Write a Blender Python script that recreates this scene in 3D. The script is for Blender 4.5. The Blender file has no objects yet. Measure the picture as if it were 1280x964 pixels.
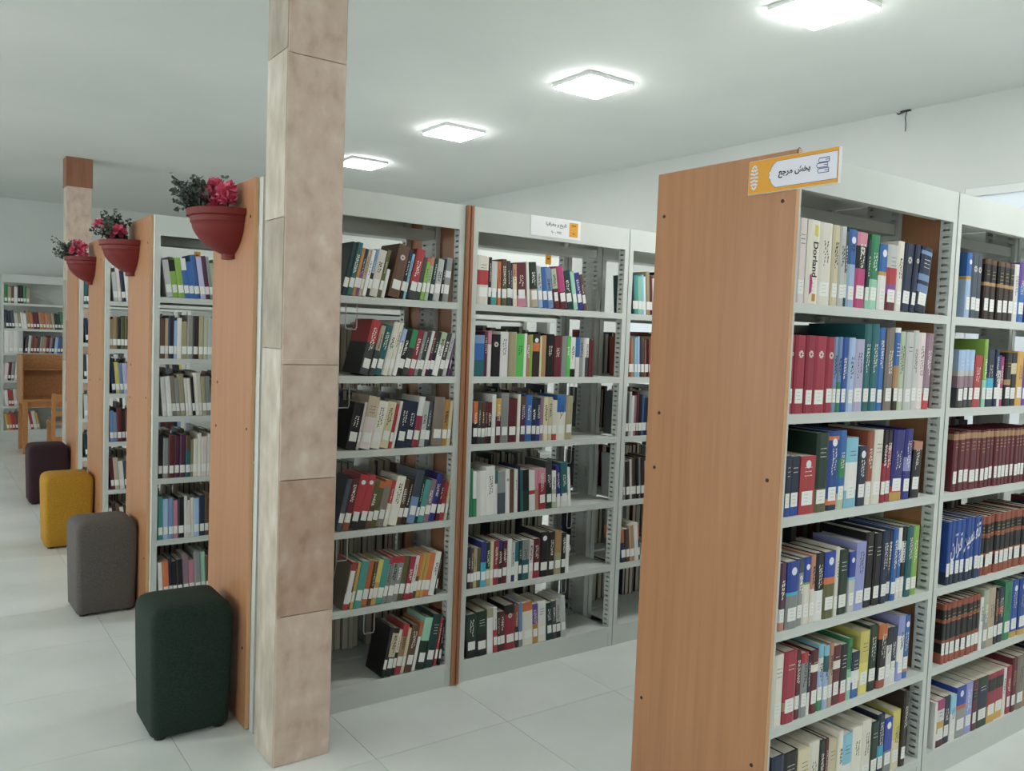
import bpy, bmesh, math, random
from mathutils import Vector, Matrix
random.seed(7)
scene = bpy.context.scene
COL = scene.collection

# ------------------------------------------------------------------ camera
F = 1046.98
CR = (0.81369528, -0.58007796, 0.03754392)
CU = (0.00286996, 0.06859527, 0.99764044)
CF = (0.58128457, 0.81166757, -0.05748044)
CH = 1.6
cd = bpy.data.cameras.new('camera')
cam = bpy.data.objects.new('camera', cd); COL.objects.link(cam)
cam.matrix_world = Matrix(((CR[0], CU[0], -CF[0], 0), (CR[1], CU[1], -CF[1], 0), (CR[2], CU[2], -CF[2], CH), (0, 0, 0, 1)))
cd.sensor_fit = 'HORIZONTAL'; cd.sensor_width = 36; cd.lens = F / 1280 * 36; cd.clip_start = 0.05
scene.camera = cam
# ------------------------------------------------------------------ world, exposure
w = bpy.data.worlds.new('world'); scene.world = w; w.use_nodes = True
w.node_tree.nodes['Background'].inputs[0].default_value = (0.85, 0.93, 1.0, 1)
w.node_tree.nodes['Background'].inputs[1].default_value = 1.0
vs = scene.view_settings
vs.view_transform = 'Standard'; vs.look = 'None'; vs.gamma = 1; vs.use_curve_mapping = False; vs.exposure = 0.85
LAMP = 34.0      # emission of the ceiling lamps' diffusers
PANE = 1.0       # daylight through the frosted window panes
CEIL = 3.2; H = 2.1756

# ------------------------------------------------------------------ helpers
def lin(hexs):
    out = []
    for i in (0, 2, 4):
        c = int(hexs[i:i+2], 16) / 255
        out.append(c / 12.92 if c <= 0.04045 else ((c + 0.055) / 1.055) ** 2.4)
    return (*out, 1.0)

def px_to_x(px, Y, Z):
    """world X of a point at image column px on the line (Y, Z)."""
    k = (px - 640) / F; z = Z - CH
    return (k * (CF[1] * Y + CF[2] * z) - (CR[1] * Y + CR[2] * z)) / (CR[0] - k * CF[0])

def project(X, Y, Z):
    d = (X, Y, Z - CH)
    q = sum(a * b for a, b in zip(d, CF))
    return 640 + F * sum(a * b for a, b in zip(d, CR)) / q, 482 - F * sum(a * b for a, b in zip(d, CU)) / q

class MB:
    """collects geometry and becomes ONE mesh object."""
    def __init__(s): s.v = []; s.f = []; s.m = []; s.c = []
    def quadface(s, pts, m=0, c=(1, 1, 1, 1)):
        n = len(s.v); s.v += pts; s.f.append(tuple(range(n, n + len(pts)))); s.m.append(m); s.c.append(c)
    def box(s, x0, y0, z0, x1, y1, z1, m=0, c=(1, 1, 1, 1), M=None):
        n = len(s.v)
        p = [(x0, y0, z0), (x1, y0, z0), (x1, y1, z0), (x0, y1, z0), (x0, y0, z1), (x1, y0, z1), (x1, y1, z1), (x0, y1, z1)]
        if M is not None: p = [tuple(M @ Vector(q)) for q in p]
        s.v += p
        for f in ((0, 3, 2, 1), (4, 5, 6, 7), (0, 1, 5, 4), (1, 2, 6, 5), (2, 3, 7, 6), (3, 0, 4, 7)):
            s.f.append(tuple(n + i for i in f)); s.m.append(m); s.c.append(c)
        return s
    def tube(s, pts, r, n=6, m=0, c=(1, 1, 1, 1)):
        rings = []
        pts = [Vector(p) for p in pts]
        for i, p in enumerate(pts):
            t = (pts[min(i + 1, len(pts) - 1)] - pts[max(i - 1, 0)]).normalized()
            a = t.orthogonal().normalized(); b = t.cross(a)
            if rings:
                a = (pa - t * pa.dot(t)).normalized(); b = t.cross(a)
            pa = a
            base = len(s.v)
            for k in range(n):
                an = 2 * math.pi * k / n
                s.v.append(tuple(p + (a * math.cos(an) + b * math.sin(an)) * r))
            rings.append(base)
        for i in range(len(rings) - 1):
            for k in range(n):
                k2 = (k + 1) % n
                s.f.append((rings[i] + k, rings[i] + k2, rings[i + 1] + k2, rings[i + 1] + k)); s.m.append(m); s.c.append(c)
        s.f.append(tuple(rings[0] + k for k in reversed(range(n)))); s.m.append(m); s.c.append(c)
        s.f.append(tuple(rings[-1] + k for k in range(n))); s.m.append(m); s.c.append(c)
        return s
    def add(s, o):
        n = len(s.v); s.v += o.v; s.f += [tuple(i + n for i in f) for f in o.f]; s.m += o.m; s.c += o.c
    def mesh(s, name, mats, color=False, smooth=False):
        me = bpy.data.meshes.new(name); me.from_pydata(s.v, [], s.f)
        for m in mats: me.materials.append(m)
        me.polygons.foreach_set('material_index', s.m)
        if smooth: me.polygons.foreach_set('use_smooth', [True] * len(s.f))
        if color:
            a = me.color_attributes.new('Col', 'FLOAT_COLOR', 'CORNER')
            buf = []
            for f, c in zip(s.f, s.c): buf += list(c) * len(f)
            a.data.foreach_set('color', buf)
        me.update(); return me
    def build(s, name, mats, parent=None, color=False, smooth=False, bevel=0):
        if not isinstance(mats, (list, tuple)): mats = [mats]
        o = link(name, s.mesh(name, mats, color, smooth), parent)
        if bevel:
            b = o.modifiers.new('bevel', 'BEVEL'); b.width = bevel; b.segments = 2; b.limit_method = 'ANGLE'
        return o

def link(name, data, parent=None):
    o = bpy.data.objects.new(name, data); COL.objects.link(o)
    if parent is not None: o.parent = parent
    return o
def tag(o, label, cat, group=None):
    o['label'] = label; o['category'] = cat
    if group: o['group'] = group
    return o
def struct(o): o['kind'] = 'structure'; return o
def thing(name, loc, label, cat, group=None, rz=0):
    o = link(name, None); o.location = loc; o.rotation_euler = (0, 0, rz); o.empty_display_size = .1
    return tag(o, label, cat, group)

# ------------------------------------------------------------------ materials
def mat(name, hexs, rough=0.5, metal=0.0, spec=0.5):
    m = bpy.data.materials.new(name); m.use_nodes = True
    b = m.node_tree.nodes['Principled BSDF']
    b.inputs['Base Color'].default_value = lin(hexs); b.inputs['Roughness'].default_value = rough
    b.inputs['Metallic'].default_value = metal; b.inputs['Specular IOR Level'].default_value = spec
    return m
def nodes(m): return m.node_tree.nodes, m.node_tree.links, m.node_tree.nodes['Principled BSDF']
def mottled(name, hexes, scale, rough=0.6, stretch=(1, 1, 1), detail=4, bump=0.0, pos=None, rough2=None):
    """noise-driven colour ramp over object coordinates."""
    m = mat(name, hexes[0], rough); N, L, B = nodes(m)
    tc = N.new('ShaderNodeTexCoord'); mp = N.new('ShaderNodeMapping'); mp.inputs['Scale'].default_value = stretch
    nz = N.new('ShaderNodeTexNoise'); nz.inputs['Scale'].default_value = scale; nz.inputs['Detail'].default_value = detail
    rp = N.new('ShaderNodeValToRGB'); els = rp.color_ramp.elements
    pos = pos or [0.32 + 0.36 * i / (len(hexes) - 1) for i in range(len(hexes))]
    for i, hx in enumerate(hexes):
        e = els[i] if i < 2 else els.new(pos[i])
        e.position = pos[i]; e.color = lin(hx)
    L.new(tc.outputs['Object'], mp.inputs[0]); L.new(mp.outputs[0], nz.inputs['Vector'])
    L.new(nz.outputs['Fac'], rp.inputs[0]); L.new(rp.outputs[0], B.inputs['Base Color'])
    if bump:
        bp = N.new('ShaderNodeBump'); bp.inputs['Strength'].default_value = bump; bp.inputs['Distance'].default_value = 0.004
        L.new(nz.outputs['Fac'], bp.inputs['Height']); L.new(bp.outputs[0], B.inputs['Normal'])
    return m
def emit(name, hexs, strength):
    m = mat(name, hexs, 0.4); N, L, B = nodes(m)
    B.inputs['Emission Color'].default_value = lin(hexs); B.inputs['Emission Strength'].default_value = strength
    return m
M = {}
M['plaster'] = mottled('wall_plaster', ['D2D6D2', 'DADDD9'], 1.2, .8)
M['ceiling'] = mottled('ceiling_plaster', ['E0E4E0', 'E8EBE7'], .8, .8)
M['metal'] = mottled('painted_steel', ['CBD0CA', 'D3D7D1'], 3, .42)
M['wood'] = mottled('beech_laminate', ['A97651', 'B17E58', 'B8845E'], 7, .42, (5, 5, .25), 4, pos=[.25, .5, .75])
M['woodedge'] = mat('beech_edge_band', 'CFA27A', .5)
M['edgered'] = mat('brown_edge_band', 'A0694B', .5)
M['collar'] = mottled('brown_collar_board', ['8E5F45', '9C6B4F'], 8, .55, (5, 5, .3))
M['oak'] = mottled('varnished_oak', ['A8703F', 'BC854F'], 10, .4, (6, 1, 6), 4)
M['tile'] = mottled('glazed_floor_tile', ['D6DCD6', 'DDE2DD', 'E4E8E4'], 2.2, .22, (1, 1, 1), 6, pos=[.3, .5, .72])
M['grout'] = mat('tile_grout', '8E928C', .9)
M['stone'] = mottled('pink_travertine', ['BBA190', 'CBB4A3', 'D1BCAC', 'DECFC1'], 16, .4, (1, 1, .7), 12, .3, [.3, .45, .58, .75])
M['stone2'] = mottled('rosy_travertine', ['A88A77', 'B79986', 'BEA290', 'CDB7A7'], 16, .4, (1, 1, .7), 12, .3, [.3, .45, .58, .75])
M['stone3'] = mottled('beige_travertine', ['B0A493', 'C4B9A8', 'DAD0C3'], 14, .5, (1, 1, .45), 12, .25, [.3, .5, .72])
M['stone4'] = mottled('grey_beige_travertine', ['978B7A', 'AA9E8D', 'BBB0A0'], 14, .5, (1, 1, .45), 12, .25, [.3, .5, .72])
M['mortar'] = mat('pale_mortar', 'D9D0C2', .9)
M['dark'] = mat('dark_plastic', '1C1B1B', .5)
M['wire'] = mat('white_coated_wire', 'C9CBC8', .4)
M['page'] = mottled('page_edges', ['CFC8B4', 'DDD7C8'], 60, .9, (1, 1, .02))
M['paper'] = mat('white_paper', 'EEEFF0', .7)
M['ink'] = mat('black_ink', '17171A', .7)
M['blueink'] = mat('blue_ink', '2F4A80', .7)
M['sign_orange'] = mat('orange_sign_print', 'E3A12C', .45)
M['signwhite'] = mat('white_sign_print', 'E4E3EC', .45)
M['terracotta'] = mat('terracotta_plastic', '701E1A', .5, spec=.3)
M['soil'] = mat('dark_soil', '2A2019', .95)
M['leaf'] = mottled('dusty_leaves', ['2B332E', '454F45', '666E62'], 40, .6)
M['petal'] = mottled('pink_petals', ['C83A5E', 'E25A7C', 'F09AAE'], 45, .6)
M['petalpale'] = mat('pale_petals', 'E5C4C6', .6)
M['diffuser'] = emit('lit_diffuser', 'FFFFFF', LAMP)
M['pane'] = emit('frosted_daylit_pane', 'D5DEE4', PANE * .16)
M['pane3'] = emit('clear_daylit_pane', 'EEF3F5', PANE * 3.2)
M['lampbody'] = mat('lamp_housing', 'E6E9E8', .5)
def cover_material():
    m = bpy.data.materials.new('book_cover'); m.use_nodes = True; N, L, B = nodes(m)
    a = N.new('ShaderNodeVertexColor'); a.layer_name = 'Col'
    L.new(a.outputs[0], B.inputs['Base Color']); B.inputs['Roughness'].default_value = .42
    return m
M['cover'] = cover_material()
def fabric(name, a, b):
    return mottled(name, [a, b], 160, .95, (1, 1, 1), 2, .35)

# ------------------------------------------------------------------ room shell
X0, X1, Y0, Y1 = -3.6, 5.37, -3.2, 13.12
fl = struct(MB().box(X0 - .2, Y0 - .2, -.2, X1 + .2, Y1 + .2, -.0015).build('floor', M['grout']))
tm = MB().box(-.299, -.299, -.008, .299, .299, 0).mesh('tile', [M['tile']])
for i in range(-2, 8):
    for j in range(-5, 18):
        t = link('tile', tm, fl); t.location = (.81 + .6 * i + .3, 2.75 + .6 * j + .3, random.uniform(0, .0004))
# plain glazed floor beyond the tiles that can be told apart
rest = MB().box(X0, Y0, -.008, -.393, Y1, 0); rest.box(-.39, Y0, -.008, X1, -.253, 0)
rest.build('tile_field', M['tile'], fl)['kind'] = 'stuff'
struct(MB().box(X0 - .2, Y0 - .2, CEIL, X1 + .2, Y1 + .2, CEIL + .2).build('ceiling', M['ceiling']))
struct(MB().box(X0, Y1, 0, X1, Y1 + .2, CEIL).build('wall_back', M['plaster']))
struct(MB().box(X0, Y0 - .2, 0, X1, Y0, CEIL).build('wall_front', M['plaster']))
def wall_with_windows(name, x0, x1, wins, inside, pane):
    mb = MB(); y = Y0
    for a, b, z0, z1 in wins:
        mb.box(x0, y, 0, x1, a, CEIL); mb.box(x0, a, 0, x1, b, z0); mb.box(x0, a, z1, x1, b, CEIL); y = b
    mb.box(x0, y, 0, x1, Y1, CEIL)
    struct(mb.build(name, M['plaster']))
    for n, (a, b, z0, z1) in enumerate(wins):
        xm = inside + (.035 if inside > 0 else -.035)
        fr = MB()
        for q in ((a, a + .05), ((a + b) / 2 - .025, (a + b) / 2 + .025), (b - .05, b)): fr.box(xm - .03, q[0], z0 + .05, xm + .03, q[1], z1 - .05)
        fr.box(xm - .03, a, z0, xm + .03, b, z0 + .05); fr.box(xm - .03, a, z1 - .05, xm + .03, b, z1)
        global WN
        WN += 1
        off = '' if inside > 0 else '_offscreen'
        o = struct(fr.build('window_%d' % WN if inside > 0 else 'window_left_offscreen', M['lampbody']))
        for q in ((a + .05, (a + b) / 2 - .025), ((a + b) / 2 + .025, b - .05)):
            MB().box(xm - .004, q[0], z0 + .05, xm + .004, q[1], z1 - .05).build('pane' + off, pane, o)
WN = 0
wall_with_windows('wall_right', X1, X1 + .2, [(.7, 2.7, .9, 2.635), (4.95, 5.75, .9, 1.9)], X1, M['pane'])
wall_with_windows('wall_left', X0 - .2, X0, [(-1.6, 1.0, .9, 2.7), (3.0, 5.6, .9, 2.7), (7.6, 10.2, .9, 2.7)], X0, M['pane3'])

# ceiling lamps
lamp_places = ['above the reference bookcase', 'above the paper-signed bookcase', 'third along the lamp row, past the pillar', 'beside the stone pillar, far along the lamp row']
def lamp(x, y, lab, off=''):
    t = thing('ceiling_lamp' + off, (x, y, CEIL), lab, 'ceiling lamp', 'square ceiling lamps')
    MB().box(-.18, -.18, -.024, .18, .18, 0).build('housing', M['lampbody'], t, bevel=.004)
    MB().box(-.174, -.174, -.034, .174, .174, -.0245).build('diffuser' + off, M['diffuser'], t, bevel=.004)
for i, y in enumerate((2.44, 4.07, 5.73, 7.38)):
    lamp(3.45, y, 'square white ceiling lamp, lit, ' + lamp_places[i])
# the same row goes on past the top of the picture at the same spacing
for y, q in ((.8, 'nearer'), (-.83, 'further')): lamp(3.45, y, 'square white ceiling lamp, lit, %s one in front of the reference bookcase' % q, '_offscreen')

# ------------------------------------------------------------------ bookcases
ZL = [1.744, 1.416, 1.106, .769, .4335, .1045]
ZR = [1.735, 1.401, 1.087, .734, .432, .1045]
PW, PD, LIP, DEP = .028, .046, .03, .54
def slotted(mb, x, ya, yb, z0, z1, facing, slots=True):
    """sheet in the plane X = x between ya and yb, pierced by a ladder of slots."""
    t = .0015
    if not slots:
        mb.box(x - t / 2, ya, z0, x + t / 2, yb, z1); return
    wd = yb - ya; a, b = ya + wd * .22, yb - wd * .22
    mb.box(x - t / 2, ya, z0, x + t / 2, a, z1); mb.box(x - t / 2, b, z0, x + t / 2, yb, z1)
    z = z0; p = .025
    while z < z1 - .001:
        mb.box(x - t / 2, a, z, x + t / 2, b, min(z + p - .008, z1)); z += p
_post = {}
def post_mesh(side, slots, wide):
    """hollow upright, inner pierced sheet towards +X (side=1) or -X (side=-1); local x 0..PW"""
    k = (side, slots, wide)
    if k not in _post:
        mb = MB(); d = wide
        xi, xo = (PW - .001, .0) if side == 1 else (.001, PW)
        mb.box(min(xo, xo + .002 * side), 0, 0, max(xo, xo + .002 * side), d, H)
        mb.box(0, 0, 0, PW, .002, H); mb.box(0, d - .002, 0, PW, d, H); mb.box(0, 0, H - .002, PW, d, H)
        if wide > .1:
            slotted(mb, xi, .002, .04, .02, H, side, slots); mb.box(xi - .001, .04, 0, xi + .001, d - .04, H); slotted(mb, xi, d - .04, d - .002, .02, H, side, slots)
        else:
            slotted(mb, xi, .002, d - .002, .02, H, side, slots)
        _post[k] = mb.mesh('upright', [M['metal']])
    return _post[k]
def shelf_mesh(wd, lip=LIP, dp=.255):
    mb = MB()
    mb.box(0, 0, -.003, wd, dp, 0); mb.box(0, 0, -lip, wd, .0015, -.003); mb.box(0, .0015, -lip, wd, .014, -lip + .0015)
    mb.box(0, dp - .0015, -.018, wd, dp, -.003)
    return mb.mesh('shelf', [M['metal']])
def bookcase(label, x0, x1, yf, zs, inset=-.014, panel_l=None, panel_r=None, slots=True, inner_r=False, group=None, depth=DEP, back=False, name='bookcase'):
    """steel bay between outer X x0..x1, face at Y = yf; panel_* = (outer X, thickness)"""
    t = thing(name, (x0, yf, 0), label, 'bookcase', group); wd = x1 - x0
    lay = [0, depth - PD] if not back else [0, depth - PD]
    for y in lay:
        o = link('upright', post_mesh(1, slots, PD), t); o.location = (0, y, 0)
        o = link('upright', post_mesh(-1, slots, PD), t); o.location = (wd - PW, y, 0)
    if not back:
        for s_, xx in ((1, 0), (-1, wd - PW)):
            o = link('upright', post_mesh(s_, slots, .13), t); o.location = (xx, depth / 2 - .065, 0)
    sm = shelf_mesh(wd - 2 * PW)
    for z in zs:
        o = link('shelf', sm, t); o.location = (PW, 0, z)
        if not back:
            o = link('shelf', sm, t); o.location = (wd - PW, depth, z); o.rotation_euler = (0, 0, math.pi)
    zb = 2.0675
    for y in ([0] if back else [0, depth - .012]):
        MB().box(PW, y, zb, wd - PW, y + .012, H - .001).build('top_beam', M['metal'], t)
    MB().box(.003, .012, H - .016, wd - .003, depth - .012, H - .012).build('top_sheet', M['metal'], t)
    MB().box(PW, .03, zb + .012, wd - PW, .07, zb + .03).build('top_rail', M['metal'], t)
    if not back: MB().box(PW, depth / 2 - .05, zb - .03, wd - PW, depth / 2 + .05, zb + .01).build('top_rail', M['metal'], t)
    for y in ([.002] if back else [.002, depth - .012]):
        MB().box(PW, y, 0, wd - PW, y + .01, zs[-1] - LIP).build('kick_plate', M['metal'], t)
    if back: MB().box(PW, depth - .004, zs[-1], wd - PW, depth, H).build('back_sheet', M['metal'], t)
    for p in (panel_l, panel_r):
        if p:
            mb = MB(); a, th = p[0] - x0, p[1]
            y0, y1 = (-.014, depth + .006) if len(p) > 2 else (inset, depth + .006 + max(0, inset) * .8)
            mb.box(a, y0, .004, a + th, y1, H, 0)
            dk = len(p) > 2
            o = mb.build('end_panel', M['wood'], t, bevel=.0015); o['label'] = 'beech divider board' if dk else 'beech laminate end panel'
            e = MB().box(a + .0008, y0 - .0015, .005, a + th - .0008, y0 - .0002, H - .001).build('edge_band', M['edgered' if dk else 'woodedge'], o)
            if p is panel_l and not dk:
                for q, z in ((y0 + .045, 2.03), (y0 + .045, 1.2), (y0 + .045, .32), (depth - .03, 2.03), (depth - .05, 1.36), (depth - .04, 1.17), (depth - .03, .35)):
                    cb = MB(); cb.tube([(a - .0015, q, z), (a + .001, q, z)], .006, 8); cb.build('screw_cap', M['dark'], o)
    if inner_r:
        MB().box(wd - .006, .05, .01, wd - .001, depth / 2 - .066, H - .02).build('side_board', M['wood'], t)['label'] = 'beech side board'
    return t
YA, YL = 1.546, 3.18
cases = []
bookcase('reference bookcase with beech end panel under the yellow hanging sign', 2.101, 3.038, YA, ZR, panel_l=(2.084, .016), inner_r=True)
bookcase('white steel bookcase full of maroon and blue volumes adjoining the reference bookcase', 3.042, 3.98, YA, ZR)
bookcase('white steel bookcase at the far end of the reference row', 3.984, 4.92, YA, ZR, slots=False)
bookcase('grey steel bookcase with pot on its beech panel directly behind the stone pillar', 1.083, 1.992, YL, ZL, inset=.046, panel_l=(1.066, .016), panel_r=(1.994, .014, 1), inner_r=True)
bookcase('grey steel bookcase with the white paper sign on its top beam', 2.034, 2.984, YL, ZL, panel_l=(2.014, .014, 1))
bookcase('grey steel bookcase half hidden by the reference bookcase, next to the paper-signed one', 2.987, 3.937, YL, ZL, slots=False)
YB, YC, YD = 4.72, 6.305, 7.905
bookcase('grey steel bookcase whose beech end panel stands at the grey pouf', 1.037, 1.946, YB, ZL, inset=.046, panel_l=(1.02, .016), slots=False)
bookcase('grey steel bookcase, second bay of the row with the grey pouf', 1.95, 2.9, YB, ZL, slots=False, group='hidden bays behind the front row')
bookcase('grey steel bookcase, third bay of the row with the grey pouf', 2.904, 3.854, YB, ZL, slots=False, group='hidden bays behind the front row')
bookcase('grey steel bookcase whose beech end panel stands at the yellow pouf', 1.071, 1.98, YC, ZL, inset=.046, panel_l=(1.054, .016), slots=False)
bookcase('grey steel bookcase whose beech end panel stands at the dark purple pouf', 1.144, 2.05, YD, ZL, inset=.046, panel_l=(1.127, .016), slots=False)
ZW = [1.80, 1.47, 1.15, .79, .455, .138]
bookcase('single sided grey bookcase against the back wall behind the study carrel', .925, 1.86, 12.7, ZW, slots=False, depth=.3, back=True)

# ------------------------------------------------------------------ stone pillars
def pillar(x, y, wx, wy, joints_f, joints_l, label, top_wood=None):
    t = thing('stone_pillar', (x, y, 0), label, 'pillar')
    MB().box(.012, .012, 0, wx - .012, wy - .012, CEIL).build('core', M['mortar'], t)
    def slabs(js, fn, mats):
        for i in range(len(js) - 1):
            z0, z1 = js[i], js[i + 1]
            fn(z0 + .0012, z1 - .0012).build('slab', mats[i % len(mats)], t, bevel=.002)
    fm = [M['stone'], M['stone2'], M['stone'], M['stone'], M['stone'], M['stone']]
    lm = [M['stone3'], M['stone4'], M['stone3'], M['stone4']]
    slabs(joints_f, lambda a, b: MB().box(.004, 0, a, wx - .004, .02, b), fm)
    slabs(joints_f, lambda a, b: MB().box(.004, wy - .02, a, wx - .004, wy, b), fm)
    slabs(joints_l, lambda a, b: MB().box(0, .004, a, .02, wy - .004, b), lm)
    slabs(joints_l, lambda a, b: MB().box(wx - .02, .004, a, wx, wy - .004, b), lm)
    if top_wood:
        MB().box(-.006, -.006, top_wood, wx + .006, wy + .006, CEIL).build('wood_collar', M['collar'], t)['label'] = 'brown board collar under the ceiling'
    return t
pillar(1.058, 2.885, .222, .205, [0, .557, 1.056, 1.473, 2.56, CEIL], [0, 1.528, 1.993, 2.575, CEIL], 'pinkish travertine pillar in front of the bookcase with the flower pot')
pillar(1.222, 9.3, .225, .2, [0, .8, 1.6, 2.4, 2.92], [0, 1.2, 2.0, 2.92], 'beige stone pillar with brown wooden top beyond the last bookcase row', 2.915)

# ------------------------------------------------------------------ poufs
def pouf(x, y, label, m, rz=0, wd=.312, dp=.312, ht=.512):
    t = thing('pouf', (x + wd / 2, y + dp / 2, 0), label, 'pouf', None, rz)
    mb = MB(); rings = []
    prof = [(.013, .05), (.014, .014), (.022, .008), (.15, .005), (.3, .002), (ht - .07, 0), (ht - .045, .001), (ht - .028, .005), (ht - .014, .013), (ht - .005, .024), (ht + .001, .04), (ht + .006, .07), (ht + .009, .11)]
    for z, ins in prof:
        rings.append(len(mb.v)); hx, hy = wd / 2 - ins, dp / 2 - ins; r = max(.012, min(.028, .03 - ins * .1))
        for cx, cy, a0 in ((hx - r, hy - r, 0), (-hx + r, hy - r, 90), (-hx + r, -hy + r, 180), (hx - r, -hy + r, 270)):
            for k in range(6):
                an = math.radians(a0 + 18 * k); mb.v.append((cx + r * math.cos(an), cy + r * math.sin(an), z))
    for i in range(len(rings) - 1):
        for k in range(24):
            k2 = (k + 1) % 24
            mb.f.append((rings[i] + k, rings[i] + k2, rings[i + 1] + k2, rings[i + 1] + k)); mb.m.append(0); mb.c.append((1, 1, 1, 1))
    mb.f.append(tuple(rings[-1] + k for k in range(24))); mb.f.append(tuple(rings[0] + k for k in reversed(range(24)))); mb.m += [0, 0]; mb.c += [(1, 1, 1, 1)] * 2
    me = mb.mesh('upholstery', [m], smooth=True)
    link('upholstery', me, t)
    for sx in (-1, 1):
        for sy in (-1, 1):
            f = MB(); f.tube([(sx * (wd / 2 - .045), sy * (dp / 2 - .045), 0), (sx * (wd / 2 - .045), sy * (dp / 2 - .045), .016)], .022, 10)
            f.build('foot', M['dark'], t)
    return t
pouf(.726, 3.285, 'dark green fabric pouf beside the stone pillar', fabric('green_fabric', '16261F', '22352B'))
pouf(.7, 4.93, 'grey fabric pouf between the green and yellow poufs', fabric('grey_fabric', '57524F', '68625E'), .03)
pouf(.735, 6.53, 'mustard yellow fabric pouf by the third end panel', fabric('mustard_fabric', 'A97A1E', 'C0902E'))
pouf(.8, 8.19, 'dark purple fabric pouf nearest the study carrel', fabric('purple_fabric', '2E1A22', '3B242D'))

# ------------------------------------------------------------------ flower pots on the end panels
def flower_pot(x, y, z, label, R=.18, seed=1, flowers=((.0, -.06, .06), (-.03, -.02, .1), (-.06, -.09, .06), (-.05, .03, .05)), leaves=(-.06, .07, .08)):
    """half-round pot, flat back on the plane X = x"""
    rnd = random.Random(seed)
    t = thing('flower_pot', (x, y, z), label, 'flower pot', 'terracotta half pots on the bookcase ends')
    prof = [(R * .93, -.006), (R, -.004), (R, .008), (R * 1.0, -.022), (R * .93, -.024), (R * .92, -.045), (R * .885, -.05)]
    prof = [(R * .9, .002), (R * .93, .008), (R, .006), (R, -.02), (R * .925, -.024), (R * .915, -.044), (R * .88, -.05)]
    for i in range(1, 9):
        q = i / 8
        prof.append((R * .88 * (1 - q ** 1.7) ** .8 * .74 + R * .23, -.05 - .115 * q))
    prof += [(R * .22, -.185), (.001, -.185)]
    mb = MB(); n = 20
    for r, zz in prof:
        for k in range(n + 1):
            a = math.pi / 2 + math.pi * k / n
            mb.v.append((r * math.cos(a) * (.98), r * math.sin(a), zz))
    for i in range(len(prof) - 1):
        for k in range(n):
            a = i * (n + 1) + k; mb.f.append((a, a + n + 1, a + n + 2, a + 1)); mb.m.append(0); mb.c.append((1, 1, 1, 1))
    # flat back
    for i in range(len(prof) - 1):
        a, b = i * (n + 1), i * (n + 1) + n
        mb.f.append((a, b, b + n + 1, a + n + 1)); mb.m.append(0); mb.c.append((1, 1, 1, 1))
    mb.build('pot', M['terracotta'], t, smooth=True).modifiers.new('split', 'EDGE_SPLIT').split_angle = .7
    so = MB(); pts = [(R * .9 * math.cos(math.pi / 2 + math.pi * k / n), R * .9 * math.sin(math.pi / 2 + math.pi * k / n), -.012) for k in range(n + 1)]
    so.quadface(pts); so.build('soil', M['soil'], t)
    def leaf(mb, p, d, s):
        d = d.normalized(); a = d.orthogonal().normalized(); a.rotate(Matrix.Rotation(rnd.uniform(0, 6.28), 3, d)); nrm = d.cross(a)
        P = Vector(p)
        mb.quadface([tuple(P), tuple(P + d * s * .35 + a * s * .27 + nrm * s * .06), tuple(P + d * s * .78 + a * s * .24 + nrm * s * .06), tuple(P + d * s), tuple(P + d * s * .78 - a * s * .24 + nrm * s * .06), tuple(P + d * s * .35 - a * s * .27 + nrm * s * .06)])
    fo = MB(); lx, ly, lz = leaves
    for i in range(70):
        tip = Vector((lx + rnd.gauss(0, .04), ly + rnd.gauss(0, .055), lz + rnd.gauss(.005, .035)))
        tip.x = min(tip.x, -.025)
        base = Vector((lx * .5, ly * .45, -.012))
        fo.tube([tuple(base), tuple(base.lerp(tip, .5) + Vector((0, 0, .02))), tuple(tip)], .0016, 4)
        for k in range(18):
            q = base.lerp(tip, rnd.uniform(.35, 1.05))
            leaf(fo, q, Vector((rnd.gauss(0, 1), rnd.gauss(0, 1), rnd.gauss(.3, .8))), rnd.uniform(.015, .027))
    fo.v = [(min(p[0], -.004), p[1], p[2]) for p in fo.v]
    fo.build('foliage', M['leaf'], t)['kind'] = 'stuff'
    for i, (fx, fy, fz) in enumerate(flowers):
        fx = min(fx, -.045)
        f = MB(); c = Vector((fx, fy, fz))
        f.tube([(fx * .6, fy * .6, -.012), tuple(c - Vector((0, 0, .012)))], .002, 5, 1)
        for k in range(34):
            th = k * 2.39996; ph = math.acos(1 - 1.5 * (k + .5) / 34)
            d = Vector((math.sin(ph) * math.cos(th), math.sin(ph) * math.sin(th), math.cos(ph)))
            leaf(f, tuple(c + d * .008), d + Vector((rnd.gauss(0, .2), rnd.gauss(0, .2), 0)), rnd.uniform(.03, .042))
        f.v = [(min(p[0], -.004), p[1], p[2]) for p in f.v]
        f.build('flower', [M['petal'], M['leaf']], t)
    return t
flower_pot(1.0642, 3.5, 2.06, 'terracotta half pot of pink flowers on the end panel beside the stone pillar', seed=3,
           flowers=((-.07, .0, .1), (-.08, -.015, .065), (-.09, .03, .03), (-.07, -.035, .025), (-.05, -.1, .075), (-.05, -.1, .04)), leaves=(-.13, .07, .075))
flower_pot(1.018, 5.17, 2.05, 'terracotta half pot of pink and pale flowers on the end panel by the grey pouf', seed=5,
           flowers=((-.09, -.02, .045), (-.15, .13, .1), (-.08, -.05, .06)), leaves=(-.1, .03, .085))
flower_pot(1.052, 6.75, 2.05, 'terracotta half pot of pink flowers on the end panel by the yellow pouf', seed=8,
           flowers=((-.09, .03, .095), (-.06, -.02, .075), (-.07, -.04, .03), (-.11, .03, .05)), leaves=(-.14, .13, .06))

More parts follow.
